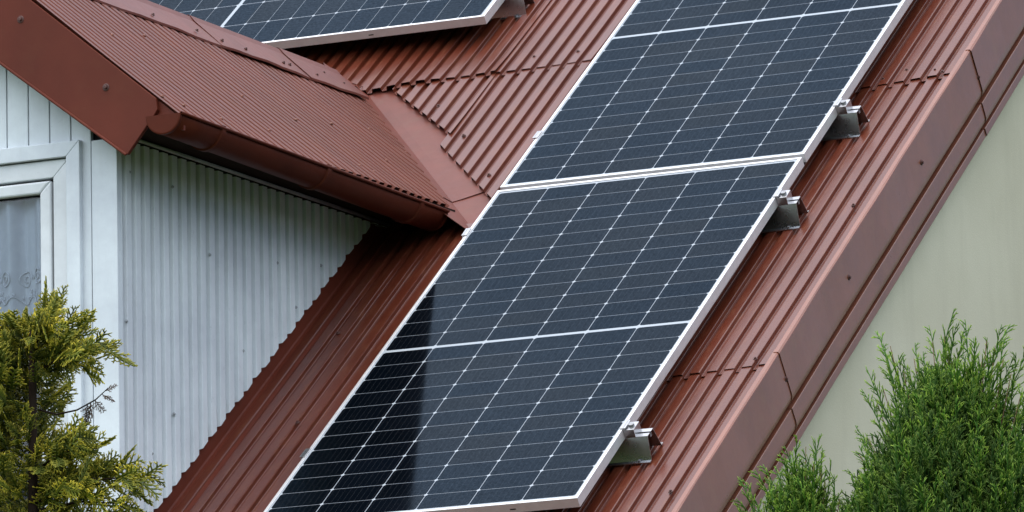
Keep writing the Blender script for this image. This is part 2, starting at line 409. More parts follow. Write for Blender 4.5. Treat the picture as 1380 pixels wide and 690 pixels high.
# dark open lap below each upper length
def screw_mb(p, nrm, r=.0065, up=.006):
    mb = MB(); n = Vector(nrm).normalized(); a = n.orthogonal().normalized(); b = n.cross(a); p = Vector(p)
    ring = lambda rr, h, k: [p + n * h + a * (rr * math.cos(2 * math.pi * i / k)) + b * (rr * math.sin(2 * math.pi * i / k)) for i in range(k)]
    mb.loft([ring(r * 1.45, -.001, 12), ring(r * 1.45, .0012, 12), ring(r * 1.2, .0024, 12)])
    mb.loft([ring(r * .78, .0022, 6), ring(r * .78, up, 6), ring(r * .6, up + .001, 6)])
    return mb
NRM = (0, -ST, CT)
def roof_screw(u, s, sh, n=NR + .002): H(screw_mb(P(u, s, n), NRM, .0050, .0055), 'screw', M['screw'], sheets[sh])
for u, s, k in [(1.102, 1.789, 'f'), (1.206, 1.765, 'f'), (1.2363, 1.747, 'f'), (1.036, 1.743, 'f'), (1.223, -.865, 'h'), (1.2225, -.094, 'g'), (1.223, .86, 'g'),
                (-.537, 2.232, 'a'), (-.484, 2.246, 'a'), (-.750, 2.217, 'a'), (-.4115, 1.679, 'd'), (-.200, 1.362, 'd'), (-.0749, 1.295, 'd'),
                (-.3645, 2.229, 'c'), (-.205, 2.229, 'c'), (-.60, 1.93, 'b'), (1.12, -1.5, 'h'), (.0, 2.23, 'c'), (1.06, .86, 'g')]:
    roof_screw(u, s, k)
for u, s in [(-.235, -.22), (-.40, -.80), (-.18, -1.3), (-.33, .35)]: roof_screw(u, s, 'e')
for s, n, k in [(1.8825, -.1916, 2), (1.284, -.181, 1), (.540, -.179, 1), (-.0756, -.182, 1), (-.9, -.18, 0), (3.0, -.18, 2)]:
    H(screw_mb(P(1.2885, s, n), (1, 0, 0), .0062, .006), 'screw', M['screw'], vt[k])

# ------------------------------------------------------------------ dormer
RX, RZ = -0.962, 1.2215                       # ridge of the dormer
SL = math.radians(39.36); CS, SS = math.cos(SL), math.sin(SL)
YF, XD = -0.815, -0.455                       # front wall plane, side wall plane
YBG = -0.905                                  # front edge of the dormer roof
DL = 2 * RX - XD                              # left side wall
def DP(y, d, n, side=1):                      # point on the dormer slope: y along the ridge, d down the slope from the ridge, n out
    return (RX + side * (d * CS + n * SS), y, RZ - d * SS + n * CS)
def main_y_at(x, z, n):                       # y of the main roof at height z on level n
    return (z - n / CT) / (ST / CT)
EA = 1.005
eave_d = lambda y: 1.012 - .037 * max(0, min(1, (y + .9) / 1.6))
def dmax(y):
    z = (y + .080) * ST / CT - .098 / CT
    return (RZ - z) / SS
def dormer_sheet(side, seed):
    pr = rib_profile(YBG, 1.80, -.935, PIT, .012); mb = MB(); n = len(pr); ph = np.random.RandomState(seed).rand(5) * 6.28
    ts = list(np.linspace(0, .95, 12)) + [.985, 1.0]
    for t in ts:
        for y, z in pr:
            d = min(eave_d(y), max(dmax(y), 0)) * t
            w = .0012 * (math.sin(y * 6 + ph[0]) + math.sin(d * 6 + ph[1] + y * 2) + .7 * math.sin(y * 19 + ph[2]))
            if y > .25 and t > .9: w += .0015
            mb.v.append(DP(y, d, -.012 + z + w, side))
    for k in range(len(ts) - 1):
        for j in range(n - 1):
            i = k * n + j; a = (i, i + n, i + 1 + n, i + 1)
            if max(Vector(mb.v[i]).__sub__(Vector(mb.v[i + n])).length, (Vector(mb.v[i + 1]) - Vector(mb.v[i + 1 + n])).length) < 1e-5: continue
            mb.f.append(a if side > 0 else tuple(reversed(a)))
    return mb
# NOTE the sheet must stop where the slope dips into the main roof: for a given y the slope is above the main roof while d < dmax(y)
dsh = H(dormer_sheet(1, 21), 'dormer_roof_sheet', M['dormer_roof'], solid=.0009)
H(dormer_sheet(-1, 22), 'dormer_roof_sheet', M['dormer_roof'], solid=.0009)
# boards under the sheets
mb = MB()
for side in (1, -1):
    top = []; bot = []
    for y in np.linspace(YBG + .03, 1.70, 30):
        d = min(EA - .06, max(dmax(y) - .02, 0.0))
        top.append((DP(y, .0, -.0165, side), DP(y, d, -.0165, side))); bot.append((DP(y, .0, -.040, side), DP(y, d, -.040, side)))
    for q in range(len(top) - 1):
        mb.quad(top[q][0], top[q][1], top[q + 1][1], top[q + 1][0]); mb.quad(bot[q][0], bot[q + 1][0], bot[q + 1][1], bot[q][1])
        mb.quad(top[q][1], bot[q][1], bot[q + 1][1], top[q + 1][1])
    mb.quad(top[0][0], bot[0][0], bot[0][1], top[0][1])
H(mb, 'dormer_deck', M['deck'])
for y, d in [(-.856, .885), (-.747, .90), (-.514, .90), (-.19, .334), (-.14, .85), (.335, .645), (1.104, .463), (1.18, .58), (.81, .735), (.40, .885), (.715, .55), (.47, .90), (-.55, .45), (.05, .6)]:
    H(screw_mb(DP(y, d, .001), (SS, 0, CS), .0038, .004), 'screw', M['trim'], dsh)
# ridge cap in three lapped lengths
CAPW = 0.152
def cap(y0, y1, off, w1=CAPW):
    mb = MB(); rings = []
    for t in np.linspace(0, 1, 14):
        y = y0 + (y1 - y0) * t; wv = .002 * math.sin(y * 9) + .0012 * math.sin(y * 31)
        e = off + .0012 * (1 - t)
        L = [DP(y, CAPW + .004, .001 + e + wv, -1), DP(y, CAPW, .006 + e + wv, -1), DP(y, .02, .010 + e, -1)]
        pk = [(RX - .008, y, RZ + .014 + e), (RX, y, RZ + .0175 + e), (RX + .008, y, RZ + .014 + e)]
        Rr = [DP(y, .02, .010 + e), DP(y, CAPW, .0065 + e + wv), DP(y, CAPW + .004, .001 + e + wv)]
        rings.append(L + pk + Rr)
    mb.loft(rings, closed=False); return H(mb, 'ridge_cap', M['flash'], solid=-.0012)
caps = [cap(YBG - .005, .62, .0), cap(.56, 1.20, .0022), cap(1.16, 1.56, .0044)]
for y, d, k in [(-.30, .125, 0), (.15, .12, 0), (.44, .115, 0), (.60, .12, 1), (.76, .118, 1), (1.02, .115, 1), (1.07, .11, 1), (1.25, .115, 2), (1.38, .06, 2), (1.46, .10, 2)]:
    H(screw_mb(DP(y, d, .013), (SS, 0, CS), .0042, .005), 'screw', M['screw'], caps[k])

# valley flashing: one leg on the main roof, one up the dormer slope, in two lapped lengths
NV = NR - RH - .004
def crease(y):                                # point on both planes (dormer slope level -.016, main level NV) at given y
    z = y * ST / CT + NV / CT
    d = (RZ - z) / SS + (-.016) * CS / SS
    return DP(y, d, -.016), d
def valley(y0, y1, off, bend=0.0):
    mb = MB(); rings = []
    for t in np.linspace(0, 1, 18):
        y = y0 + (y1 - y0) * t
        (cx, cy, cz), d = crease(y)
        u = cx; s = cy * CT + cz * ST
        row = []
        for k, (du, extra) in enumerate(((.34, 1), (.20, .6), (.10, .4), (.03, .1))):
            sh = bend * extra * (1 - t)
            row.append(P(u + du, s + du * .25 + sh, NV + off + (.004 if k == 3 else 0) + .0012 * math.sin(7 * y + k)))
        c = Vector((cx, cy, cz)); row.append(tuple(c + Vector((0, 0, off + .004))))
        row.append(DP(y - .05, d - .03, -.013 + off)); row.append(DP(y - .08, d - .14, -.014 + off))
        rings.append(row)
    mb.loft(rings, closed=False); return H(mb, 'valley_flashing', M['flash'], solid=-.0012)
valley(.845, 1.12, 0.0)
valley(1.045, 1.80, .003, bend=.10)

# barge boards
def barge(side):
    mb = MB()
    X_ = lambda x: RX + side * (x - RX)
    out = [(-.962, 1.209), (-.2685, .6445), (-.264, .611), (-.274, .5965), (-.3643, .4891), (-.3715, .4892), (-.962, .9385)]
    ring = lambda y: [(X_(x), y, z) for x, z in out]
    mb.loft([ring(-.912), ring(-.897)])
    # rolled lower edge
    mb.tube([(X_(-.962), -.913, .9365), (X_(-.3685), -.913, .4870)], .0045, 10)
    return H(mb, 'barge_board', M['barge'], bevel=.0015, recalc=True)
bb = barge(1); barge(-1)
for side in (1, -1):
    X_ = lambda x: RX + side * (x - RX); mb = MB()
    out = [(-.300, .560), (-.186, .545), (-.1845, .5735), (-.2660, .6400), (-.300, .640)]
    mb.loft([[(X_(x), y, z) for x, z in out] for y in (-.8965, -.885)]); H(mb, 'barge_return', M['barge'], recalc=True)
    mb = MB(); mb.loft([[(X_(x), y, z) for x, z in ((-.222, .600), (-.196, .5815), (-.1915, .5770), (-.1915, .556))] for y in np.linspace(-.884, .70, 6)], closed=False)
    H(mb, 'eave_flashing', M['barge'], solid=.001)
for x, z in [(-.434, .695), (-.72, .93), (-.252, .640)][:2]: H(screw_mb((x, -.9115, z), (0, -1, 0), .008, .007), 'screw', M['screw'], bb)
mb = MB(); mb.box((RX - .03, -.9155, .90), (RX + .03, -.9125, 1.20)); H(mb, 'barge_joint', M['barge'])

# gutter
def gutter(side):
    xc = RX + side * (-.234 - RX); zc = .589; r = .055; mb = MB(); y0, y1 = -.930, .800
    prof = []
    for a in np.linspace(180, 360, 19): prof.append((xc + side * r * math.cos(math.radians(a)), zc + r * math.sin(math.radians(a))))
    px_, pz_ = prof[-1]
    for a in np.linspace(180, 470, 9): prof.append((px_ + side * (-.005 + .005 * math.cos(math.radians(a + 180))) * -1 - side * .010 * 0, pz_ + .005 * math.sin(math.radians(a + 180)) * -1 * -1))
    mb.loft([[(x, y, z - .018 * (y - y0) / 1.7) for x, z in prof] for y in np.linspace(y0, y1, 12)], closed=False)
    gt = H(mb, 'gutter', M['gutter'], solid=.002, smooth=True)
    for yy, nm in ((y0, 'end_cap'), (y1, 'end_cap')):
        mb = MB(); s_ = -1 if yy == y0 else 1
        ring = lambda rr, yy_: [(xc + side * rr * math.cos(math.radians(a)), yy_, zc - .018 * (yy - y0) / 1.7 + rr * math.sin(math.radians(a))) for a in np.linspace(180, 360, 25)]
        mb.loft([ring(r + .003, yy - s_ * .010), ring(r + .003, yy + s_ * .002), ring(r - .001, yy + s_ * .0035)])
        H(mb, nm, M['gutter'], gt, recalc=True)
    for yy in (-.67, .0, .62):
        mb = MB(); ring = lambda rr, yy_: [(xc + side * rr * math.cos(math.radians(a)), yy_, zc - .018 * (yy - y0) / 1.7 + rr * math.sin(math.radians(a))) for a in np.linspace(178, 364, 25)]
        mb.loft([ring(r + .0015, yy - .012), ring(r + .0065, yy - .010), ring(r + .0065, yy + .010), ring(r + .0015, yy + .012)], closed=False)
        mb.box((xc + side * (r - .006) - .006, yy - .012, zc - .004 - .018 * (yy - y0) / 1.7), (xc + side * (r - .006) + .012, yy + .012, zc + .008 - .018 * (yy - y0) / 1.7))
        H(mb, 'gutter_joint', M['gutter'], gt, solid=.001)
    return gt
gutter(1); gutter(-1)

# dormer side walls: corrugated sheet whose lower edge is cut along the roof slope, and the red upstand behind it
def wall_sheet(side):
    pr = rib_profile(YF + .022, 1.06, -.732, .0570, .0140); mb = MB(); n = len(pr)
    X0 = RX + side * (XD - RX)
    ts = np.linspace(0, 1, 10)
    for t in ts:
        for y, z in pr:
            zb = y * ST / CT - .050 / CT + .003 * math.sin(y * 40); zt = .566
            if zb > zt: zb = zt
            w = .0008 * math.sin(y * 9 + t * 3)
            mb.v.append((X0 + side * (-.0120 + z + w), y, zb + (zt - zb) * t))
    for k in range(len(ts) - 1):
        for j in range(n - 1):
            i = k * n + j; a = (i, i + 1, i + 1 + n, i + n)
            mb.f.append(a if side > 0 else tuple(reversed(a)))
    return H(mb, 'dormer_side_wall', M['white_wall'], solid=.0008)
ws = wall_sheet(1); wall_sheet(-1)
for y, z in [(-.766, .024), (-.047, .036), (-.484, -.214), (-.739, .473), (-.477, .471), (.181, .34), (.471, .376), (.30, .22), (-.25, .30), (-.62, -.35)]:
    H(screw_mb((XD + .0005, y, z), (1, 0, 0), .0036, .004), 'screw', M['wall_screw'], ws)
for side in (1, -1):
    X0 = RX + side * (XD - RX); mb = MB()
    ring = [(-.0135, -.02), (-.0135, -.098), (-.0105, -.1035), (.0, -.1065), (.055, -.1085)]
    rings = [[P(X0 + side * a, s, n) for a, n in ring] for s in np.linspace(SE + 1.0, 1.2, 12)]
    mb.loft(rings, closed=False); H(mb, 'wall_flashing', M['barge'], solid=-.001)
    # core of the wall
    mb = MB(); xa, xb = X0 - side * .016, X0 - side * .09
    pr_ = [(YF + .02, -.80), (YF + .02, .581), (.93, .581)]
    mb.loft([[(xa, y, z) for y, z in pr_], [(xb, y, z) for y, z in pr_]]); H(mb, 'wall_core', M['black'], recalc=True)
    # soffit boards and bead at the head of the wall
    mb = MB(); xe = RX + side * (-.215 - RX)
    mb.box((min(X0 - side * .02, xe), YBG + .03, .5835), (max(X0 - side * .02, xe), .93, .5985)); H(mb, 'soffit', M['deck'])
    mb = MB(); mb.tube([(X0 + side * .010, YF - .004, .5735), (X0 + side * .010, .92, .5735)], .0055, 10); H(mb, 'soffit_bead', M['wall_screw'], smooth=True)

# dormer front: vertical boards, corner boards
XL = DL
xs_ = [-.5401, -.6086, -.6802, -.7521, -.8254]
while xs_[-1] > XL + .15: xs_.append(xs_[-1] - .0718)
xs_ = xs_ + [XL + .085]
for a, b in zip(xs_, xs_[1:]):
    if abs(a - b) < .01: continue
    zt_ = min(RZ - .06 - abs((a + b) / 2 - RX) * SS / CS, 1.12)
    mid = (a + b) / 2
    over_window = abs(mid - RX) < .375
    mb = MB(); mb.box((b + .0016, YF, .545 if over_window else -.80), (a - .0016, YF + .018, zt_)); H(mb, 'cladding_board', M['white_wood'], bevel=.0022)
for side in (1, -1):
    mb = MB(); x0 = RX + side * (-.5380 - RX); x1 = RX + side * (-.4530 - RX)
    mb.box((min(x0, x1), YF - .003, -.82), (max(x0, x1), YF + .030, .5625)); H(mb, 'corner_board', M['white_wood'], bevel=.002)
# backing sheet with a hole for the window
def backing():
    mb = MB(); y = YF + .0215; wx0, wx1, wz0, wz1 = 2 * RX + .6655, -.6655, -.62, .462
    A, B = XL + .02, -.475
    mb.quad((A, y, -.8), (wx0, y, -.8), (wx0, y, .60), (A, y, .60)); mb.quad((wx1, y, -.8), (B, y, -.8), (B, y, .60), (wx1, y, .60))
    mb.quad((wx0, y, -.8), (wx1, y, -.8), (wx1, y, wz0), (wx0, y, wz0)); mb.quad((wx0, y, wz1), (wx1, y, wz1), (wx1, y, .60), (wx0, y, .60))
    mb.poly([(A, y, .60), (B, y, .60), (B, y, .72), (RX, y, 1.14), (A, y, .72)])
    return mb
H(backing(), 'front_backing', M['black'])
# window
def rect_frame(mb, x0, x1, z0, z1, w, y0, y1):
    """mitred frame, outer rectangle given, legs of width w"""
    o = [(x0, z0), (x1, z0), (x1, z1), (x0, z1)]; i = [(x0 + w, z0 + w), (x1 - w, z0 + w), (x1 - w, z1 - w), (x0 + w, z1 - w)]
    for k in range(4):
        a, b, c, d = o[k], o[(k + 1) % 4], i[(k + 1) % 4], i[k]
        mb.loft([[(p[0], y0, p[1]) for p in (a, b, c, d)], [(p[0], y1, p[1]) for p in (a, b, c, d)]])
WC = RX
mb = MB(); rect_frame(mb, 2 * WC + .5695, -.5695, -.70, .5660, .0455, YF - .020, YF + .016)
win = H(mb, 'window', M['white_wood'], bevel=.0025, recalc=True)
mb = MB(); rect_frame(mb, 2 * WC + .6135, -.6135, -.656, .5175, .0530, YF - .006, YF + .05); H(mb, 'outer_frame', M['pvc'], win, bevel=.003, recalc=True)
mb = MB(); rect_frame(mb, 2 * WC + .6720, -.6720, -.597, .4560, .0370, YF - .012, YF + .04); H(mb, 'sash', M['pvc'], win, bevel=.006, recalc=True)
mb = MB(); rect_frame(mb, 2 * WC + .7070, -.7070, -.562, .4210, .006, YF + .004, YF + .03); H(mb, 'gasket', M['black'], win, recalc=True)
mb = MB(); mb.box((2 * WC + .700, YF + .008, -.57), (-.700, YF + .012, .428)); H(mb, 'pane', M['glass'], win)
mb = MB(); mb.box((2 * WC + .56, YF - .06, -.735), (-.56, YF + .01, -.703)); H(mb, 'sill', M['white_wood'], win, bevel=.003)
# back of the room
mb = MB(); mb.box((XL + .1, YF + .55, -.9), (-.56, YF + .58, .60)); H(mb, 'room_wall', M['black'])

# lace curtain
mb = MB(); nx, nz = 160, 40; cx0, cx1, cz0, cz1 = 2 * WC + .66, -.665, -.02, .47
for i in range(nx + 1):
    xx = cx0 + (cx1 - cx0) * i / nx
    for k in range(nz + 1):
        zz = cz1 + (cz0 - cz1) * k / nz
        if k == nz: zz += .006 * abs(math.sin(i * .35))
        yy = YF + .050 + .020 * math.sin(xx * 62 + .6 * math.sin(xx * 21)) + .005 * math.sin(xx * 131 + zz * 2)
        mb.v.append((xx, yy, zz))
for i in range(nx):
    for k in range(nz):
        a = i * (nz + 1) + k; mb.f.append((a, a + 1, a + nz + 2, a + nz + 1))
curtain = mb.build('curtain', M['lace'], smooth=True)
tag(curtain, 'white net curtain with a scroll border hanging behind the dormer window', 'curtain')
mb = MB()
def cy(xx, zz): return YF + .050 + .020 * math.sin(xx * 62 + .6 * math.sin(xx * 21)) + .005 * math.sin(xx * 131 + zz * 2) - .0035
for c in range(12):
    x0 = -.742 - c * .056; fl = 1 if c % 2 else -1; z0 = .180
    pts = []
    for a in np.linspace(0, 3.6 * math.pi, 44):
        r = .024 * (1 - a / 13.5); px_ = x0 + fl * r * math.cos(a); pz_ = z0 + r * 1.2 * math.sin(a); pts.append((px_, cy(px_, pz_), pz_))
    mb.tube(pts, .0022, 6)
    for k in range(5):
        a = .5 + k * .45; px_ = x0 + fl * .040 * math.cos(a) ; pz_ = z0 - .012 - .036 * math.sin(a)
        q = [(px_ + .0 * t, cy(px_, pz_ - .010 * t), pz_ - .012 * t) for t in (0, .5, 1)]
        mb.tube(q, [.001, .0034, .001], 6)
mb.tube([(x_, cy(x_, .118 + .010 * math.sin(x_ * 112)), .118 + .010 * math.sin(x_ * 112)) for x_ in np.linspace(-1.36, -.68, 150)], .0028, 6)
mb.build('scroll_border', M['thread'], curtain, smooth=True)

# ------------------------------------------------------------------ solar panels
def panel(name, label, mat4, py, mat, hx, hy):
    """hx, hy half sizes; local x across the cells, y along, z out of the glass"""
    root = empty(name, mat4); tag(root, label, 'solar panel', 'framed solar panels on the red roof')
    prof = [(0, 0), (.0105, 0), (.0105, -.0016), (.0018, -.0016), (.0018, -.0284), (.026, -.0284), (.026, -.030), (0, -.030)]
    mb = MB(); rings = []
    for k in range(5):
        sx, sy = ((-1, -1), (1, -1), (1, 1), (-1, 1))[k % 4]
        rings.append([(sx * (hx - i), sy * (hy - i), z) for i, z in prof])
    mb.loft(rings, caps=False)
    mb.build('frame', M['frame'], root, bevel=.0006, recalc=True)
    mb = MB(); mb.box((-hx + .002, -hy + .002, -.0072), (hx - .002, hy - .002, -.0022)); mb.build('glass_sheet', mat, root)
    for sx in (-.3, .3):
        mb = MB(); mb.box((sx * hx * 2 - .009, -hy - .0004, -.020), (sx * hx * 2 + .009, -hy + .0003, -.0165)); mb.build('drain_slot', M['black'], root)
    for sy in (-.3, .3):
        mb = MB(); mb.box((-hx - .0004, sy * hy * 2 - .009, -.020), (-hx + .0003, sy * hy * 2 + .009, -.0165)); mb.build('drain_slot', M['black'], root)
    return root
def roofmat(u, s, n, rot=0.0):
    return Matrix.Translation(P(u, s, n)) @ Matrix.Rotation(TH, 4, 'X') @ Matrix.Rotation(rot, 4, 'Z')
HX = 3 * PX + .0143
panel('solar_panel', 'lower upright solar panel, its left half darkened by the dormer reflection', roofmat(.504, 0, 0), PY, M['solar'], HX, 1.0345)
panel('solar_panel', 'upper upright solar panel directly above the other one', roofmat(.504, 2.0903, 0), PY, M['solar'], HX, 1.0345)
# the landscape panel, longer along the eave
PL = 12 * .0868 + GAPM + .019
pm = roofmat(-.578 - PL, 2.388 + HX, 0, math.radians(90))
panel('solar_panel', 'solar panel lying sideways above the dormer ridge cap', pm, .0868, M['solar_wide'], HX, PL)

# ------------------------------------------------------------------ mounting rails with clamps
def rail(u0, u1, s0, s1, label, left=None, right=None):
    L = math.hypot(u1 - u0, s1 - s0); ang = math.atan2(s1 - s0, u1 - u0)
    root = empty('mounting_rail', roofmat(u0, s0, 0, ang)); tag(root, label, 'mounting rail', 'aluminium rails under the solar panels')
    t = .0022; b, tp = -.0975, -.0305
    o = [(-.058, b), (-.043, b), (-.0215, tp), (-.006, tp), (-.006, tp - .012), (.006, tp - .012), (.006, tp), (.0215, tp), (.043, b), (.058, b)]
    i = [(.058, b + t), (.0445, b + t), (.0232, tp + .0), (.0232, tp)][:2] + [(.0195, tp - t), (.0078, tp - t), (.0078, tp - .0142), (-.0078, tp - .0142), (-.0078, tp - t), (-.0195, tp - t)] + [(-.0415, b + t), (-.058, b + t)]
    # sheet profile as an open line, thickened
    line = o
    mb = MB(); mb.loft([[(x, y, z) for y, z in line] for x in np.linspace(0, L, 4)], closed=False)
    mb.build('rail_profile', M['rail'], root, solid=t)
    def clamp(x, sgn):
        mb = MB(); dp = .034 if sgn > 0 else .0095
        mb.box((min(x + sgn * .001, x + sgn * dp), -.024, -.030), (max(x + sgn * .001, x + sgn * dp), .024, -.0035))
        mb.box((min(x - sgn * .0085, x + sgn * .010), -.024, .0006), (max(x - sgn * .0085, x + sgn * .010), .024, .0036))
        mb.box((min(x + sgn * .0012, x + sgn * .0048), -.024, -.004), (max(x + sgn * .0012, x + sgn * .0048), .024, .0036))
        c = mb.build('clamp', M['rail'], root, bevel=.0008)
        if sgn < 0: return
        mb = MB(); r1 = [(x + sgn * .020 + .0085 * math.cos(a), .0085 * math.sin(a)) for a in np.linspace(0, 2 * math.pi, 13)[:-1]]
        mb.loft([[(p[0], p[1], -.0034) for p in r1], [(p[0], p[1], .003) for p in r1]])
        r2 = [(x + sgn * .020 + .0045 * math.cos(a), .0045 * math.sin(a)) for a in np.linspace(0, 2 * math.pi, 7)[:-1]]
        mb.build('bolt', M['steel'], c)
    if left is not None: clamp(left - u0, -1)
    if right is not None: clamp(right - u0, 1)
    for x, y in ((L - .035, -.0505), (L - .09, .0505), (.05, -.0505)):
        r = lambda rr, z: [(x + rr * math.cos(a), y + rr * math.sin(a), z) for a in np.linspace(0, 2 * math.pi, 9)[:-1]]
        mb = MB(); mb.loft([r(.0065, b + .001), r(.0065, b + .0035)]); mb.loft([r(.0042, b + .0035), r(.0042, b + .008)])
        mb.build('rail_screw', M['steel'], root)
    return root
XLF, XRT = .504 - HX, .504 + HX
rail(-.010, 1.093, -.612, -.622, 'aluminium rail under the lower end of the lower panel', XLF, XRT)
rail(-.010, 1.081, .757, .797, 'aluminium rail just below the seam between the two upright panels', XLF, XRT)
rail(-.010, 1.086, 1.408, 1.395, 'aluminium rail just above the seam between the two upright panels', XLF, XRT)
rail(-.010, 1.086, 2.72, 2.72, 'aluminium rail under the top part of the upper panel', XLF, XRT)
rail(-2.70, -.523, 2.618, 2.618, 'aluminium rail under the sideways panel above the dormer', None, -.578)

# ------------------------------------------------------------------ conifers
def frond(seed, L, nb, blen, ang, sub, w, flat, droop=0.0, taper=1.0, alt=True):
    """one spray: list of segments (p0,p1,w0,w1,tip) in the xz plane, stem along +z"""
    r = random.Random(seed); segs = []
    def go(p, d, length, n, level, wid):
        pts = [Vector(p)]; dd = Vector(d)
        for k in range(n):
            dd = (dd + Vector((r.uniform(-.10, .10), r.uniform(-.10, .10) * flat, r.uniform(-.05, .05) - droop * (k / n)))).normalized()
            pts.append(pts[-1] + dd * (length / n))
        for k in range(n):
            t0 = k / n
            tip = (t0 * .6 + level * .28) if level else t0 * .55
            segs.append((pts[k], pts[k + 1], wid * (1 - .5 * t0), wid * (1 - .5 * (k + 1) / n), min(1, tip), k == n - 1))
            if level < sub and k > 0 or (level == 0 and k >= 0 and sub > 0 and k > 0):
                if level < sub:
                    sides = (1, -1) if (level == 0 and not alt) else ((1,) if k % 2 else (-1,))
                    for s_ in sides:
                        a = ang * r.uniform(.75, 1.2) * s_
                        dv = (pts[k + 1] - pts[k]).normalized()
                        ax = Vector((0, 1, 0)) if flat < .5 else Vector((r.uniform(-1, 1), r.uniform(-1, 1), 0)).normalized() + Vector((0, .3, 0))
                        nd = Matrix.Rotation(a, 3, ax.normalized()) @ dv
                        l2 = blen[level] * (1 - .72 * t0) * r.uniform(.7, 1.15)
                        go(pts[k], nd, l2, max(2, int(round(l2 / .011))), level + 1, wid * .85)
    go((0, 0, 0), (0, 0, 1), L, nb, 0, w)
    return segs
def segs_to_arrays(segs):
    V, Fq, T = [], [], []
    for p0, p1, w0, w1, tip, last in segs:
        d = (p1 - p0).normalized(); a = d.orthogonal().normalized(); b = d.cross(a); i = len(V)
        e = p1 + d * (w1 * .6)
        for q, ww in ((p0, w0), (p1, w1)):
            for k in range(3):
                an = 2.0944 * k; V.append(q + a * (ww * .5 * math.cos(an)) + b * (ww * .5 * math.sin(an)))
        V.append(e if last else p1 + d * .0005); T += [tip] * 3 + [min(1, tip + .12)] * 4
        for k in range(3):
            j = (k + 1) % 3; Fq.append((i + k, i + j, i + 3 + j)); Fq.append((i + k, i + 3 + j, i + 3 + k))
            if last: Fq.append((i + 3 + k, i + 3 + j, i + 6))
    return np.array([tuple(v) for v in V]), np.array(Fq, np.int64), np.array(T)
def scatter(name, variants, inst, mat, parent, base):
    """inst: list of (variant, position, direction, roll, scale, var)"""
    VV, FF, TT, AA = [], [], [], []; off = 0
    for v, pos, d, roll, sc, var in inst:
        A, Fq, T = variants[v]
        z = Vector(d).normalized(); x = z.orthogonal().normalized(); x = Matrix.Rotation(roll, 3, z) @ x; y = z.cross(x)
        Rm = np.array([[x[0], y[0], z[0]], [x[1], y[1], z[1]], [x[2], y[2], z[2]]]) * sc
        VV.append(A @ Rm.T + (np.array(pos) - np.array(base))); FF.append(Fq + off); TT.append(T); AA.append(np.full(len(T), var)); off += len(A)
    V = np.concatenate(VV); Fq = np.concatenate(FF); T = np.concatenate(TT); A = np.concatenate(AA)
    me = bpy.data.meshes.new(name); me.vertices.add(len(V)); me.vertices.foreach_set('co', V.astype(np.float32).ravel())
    me.loops.add(len(Fq) * 3); me.loops.foreach_set('vertex_index', Fq.astype(np.int32).ravel())
    me.polygons.add(len(Fq)); me.polygons.foreach_set('loop_start', np.arange(0, len(Fq) * 3, 3, dtype=np.int32))
    me.polygons.foreach_set('loop_total', np.full(len(Fq), 3, np.int32))
    for nm, ar in (('tip', T), ('var', A)):
        at = me.attributes.new(nm, 'FLOAT', 'POINT'); at.data.foreach_set('value', ar.astype(np.float32))
    me.update(); me.validate()
    return finish(name, me, mat, parent)

green_v = [segs_to_arrays(frond(100 + k, .13, 9, (.065, .026), .62, 2, .0052, 1.0)) for k in range(5)]
green_tall = [segs_to_arrays(frond(140 + k, .20, 13, (.070, .026), .50, 2, .0050, 1.0)) for k in range(4)]
gold_v = [segs_to_arrays(frond(200 + k, .10, 11, (.056, .022), .80, 2, .0076, 0.15, droop=.10)) for k in range(6)]

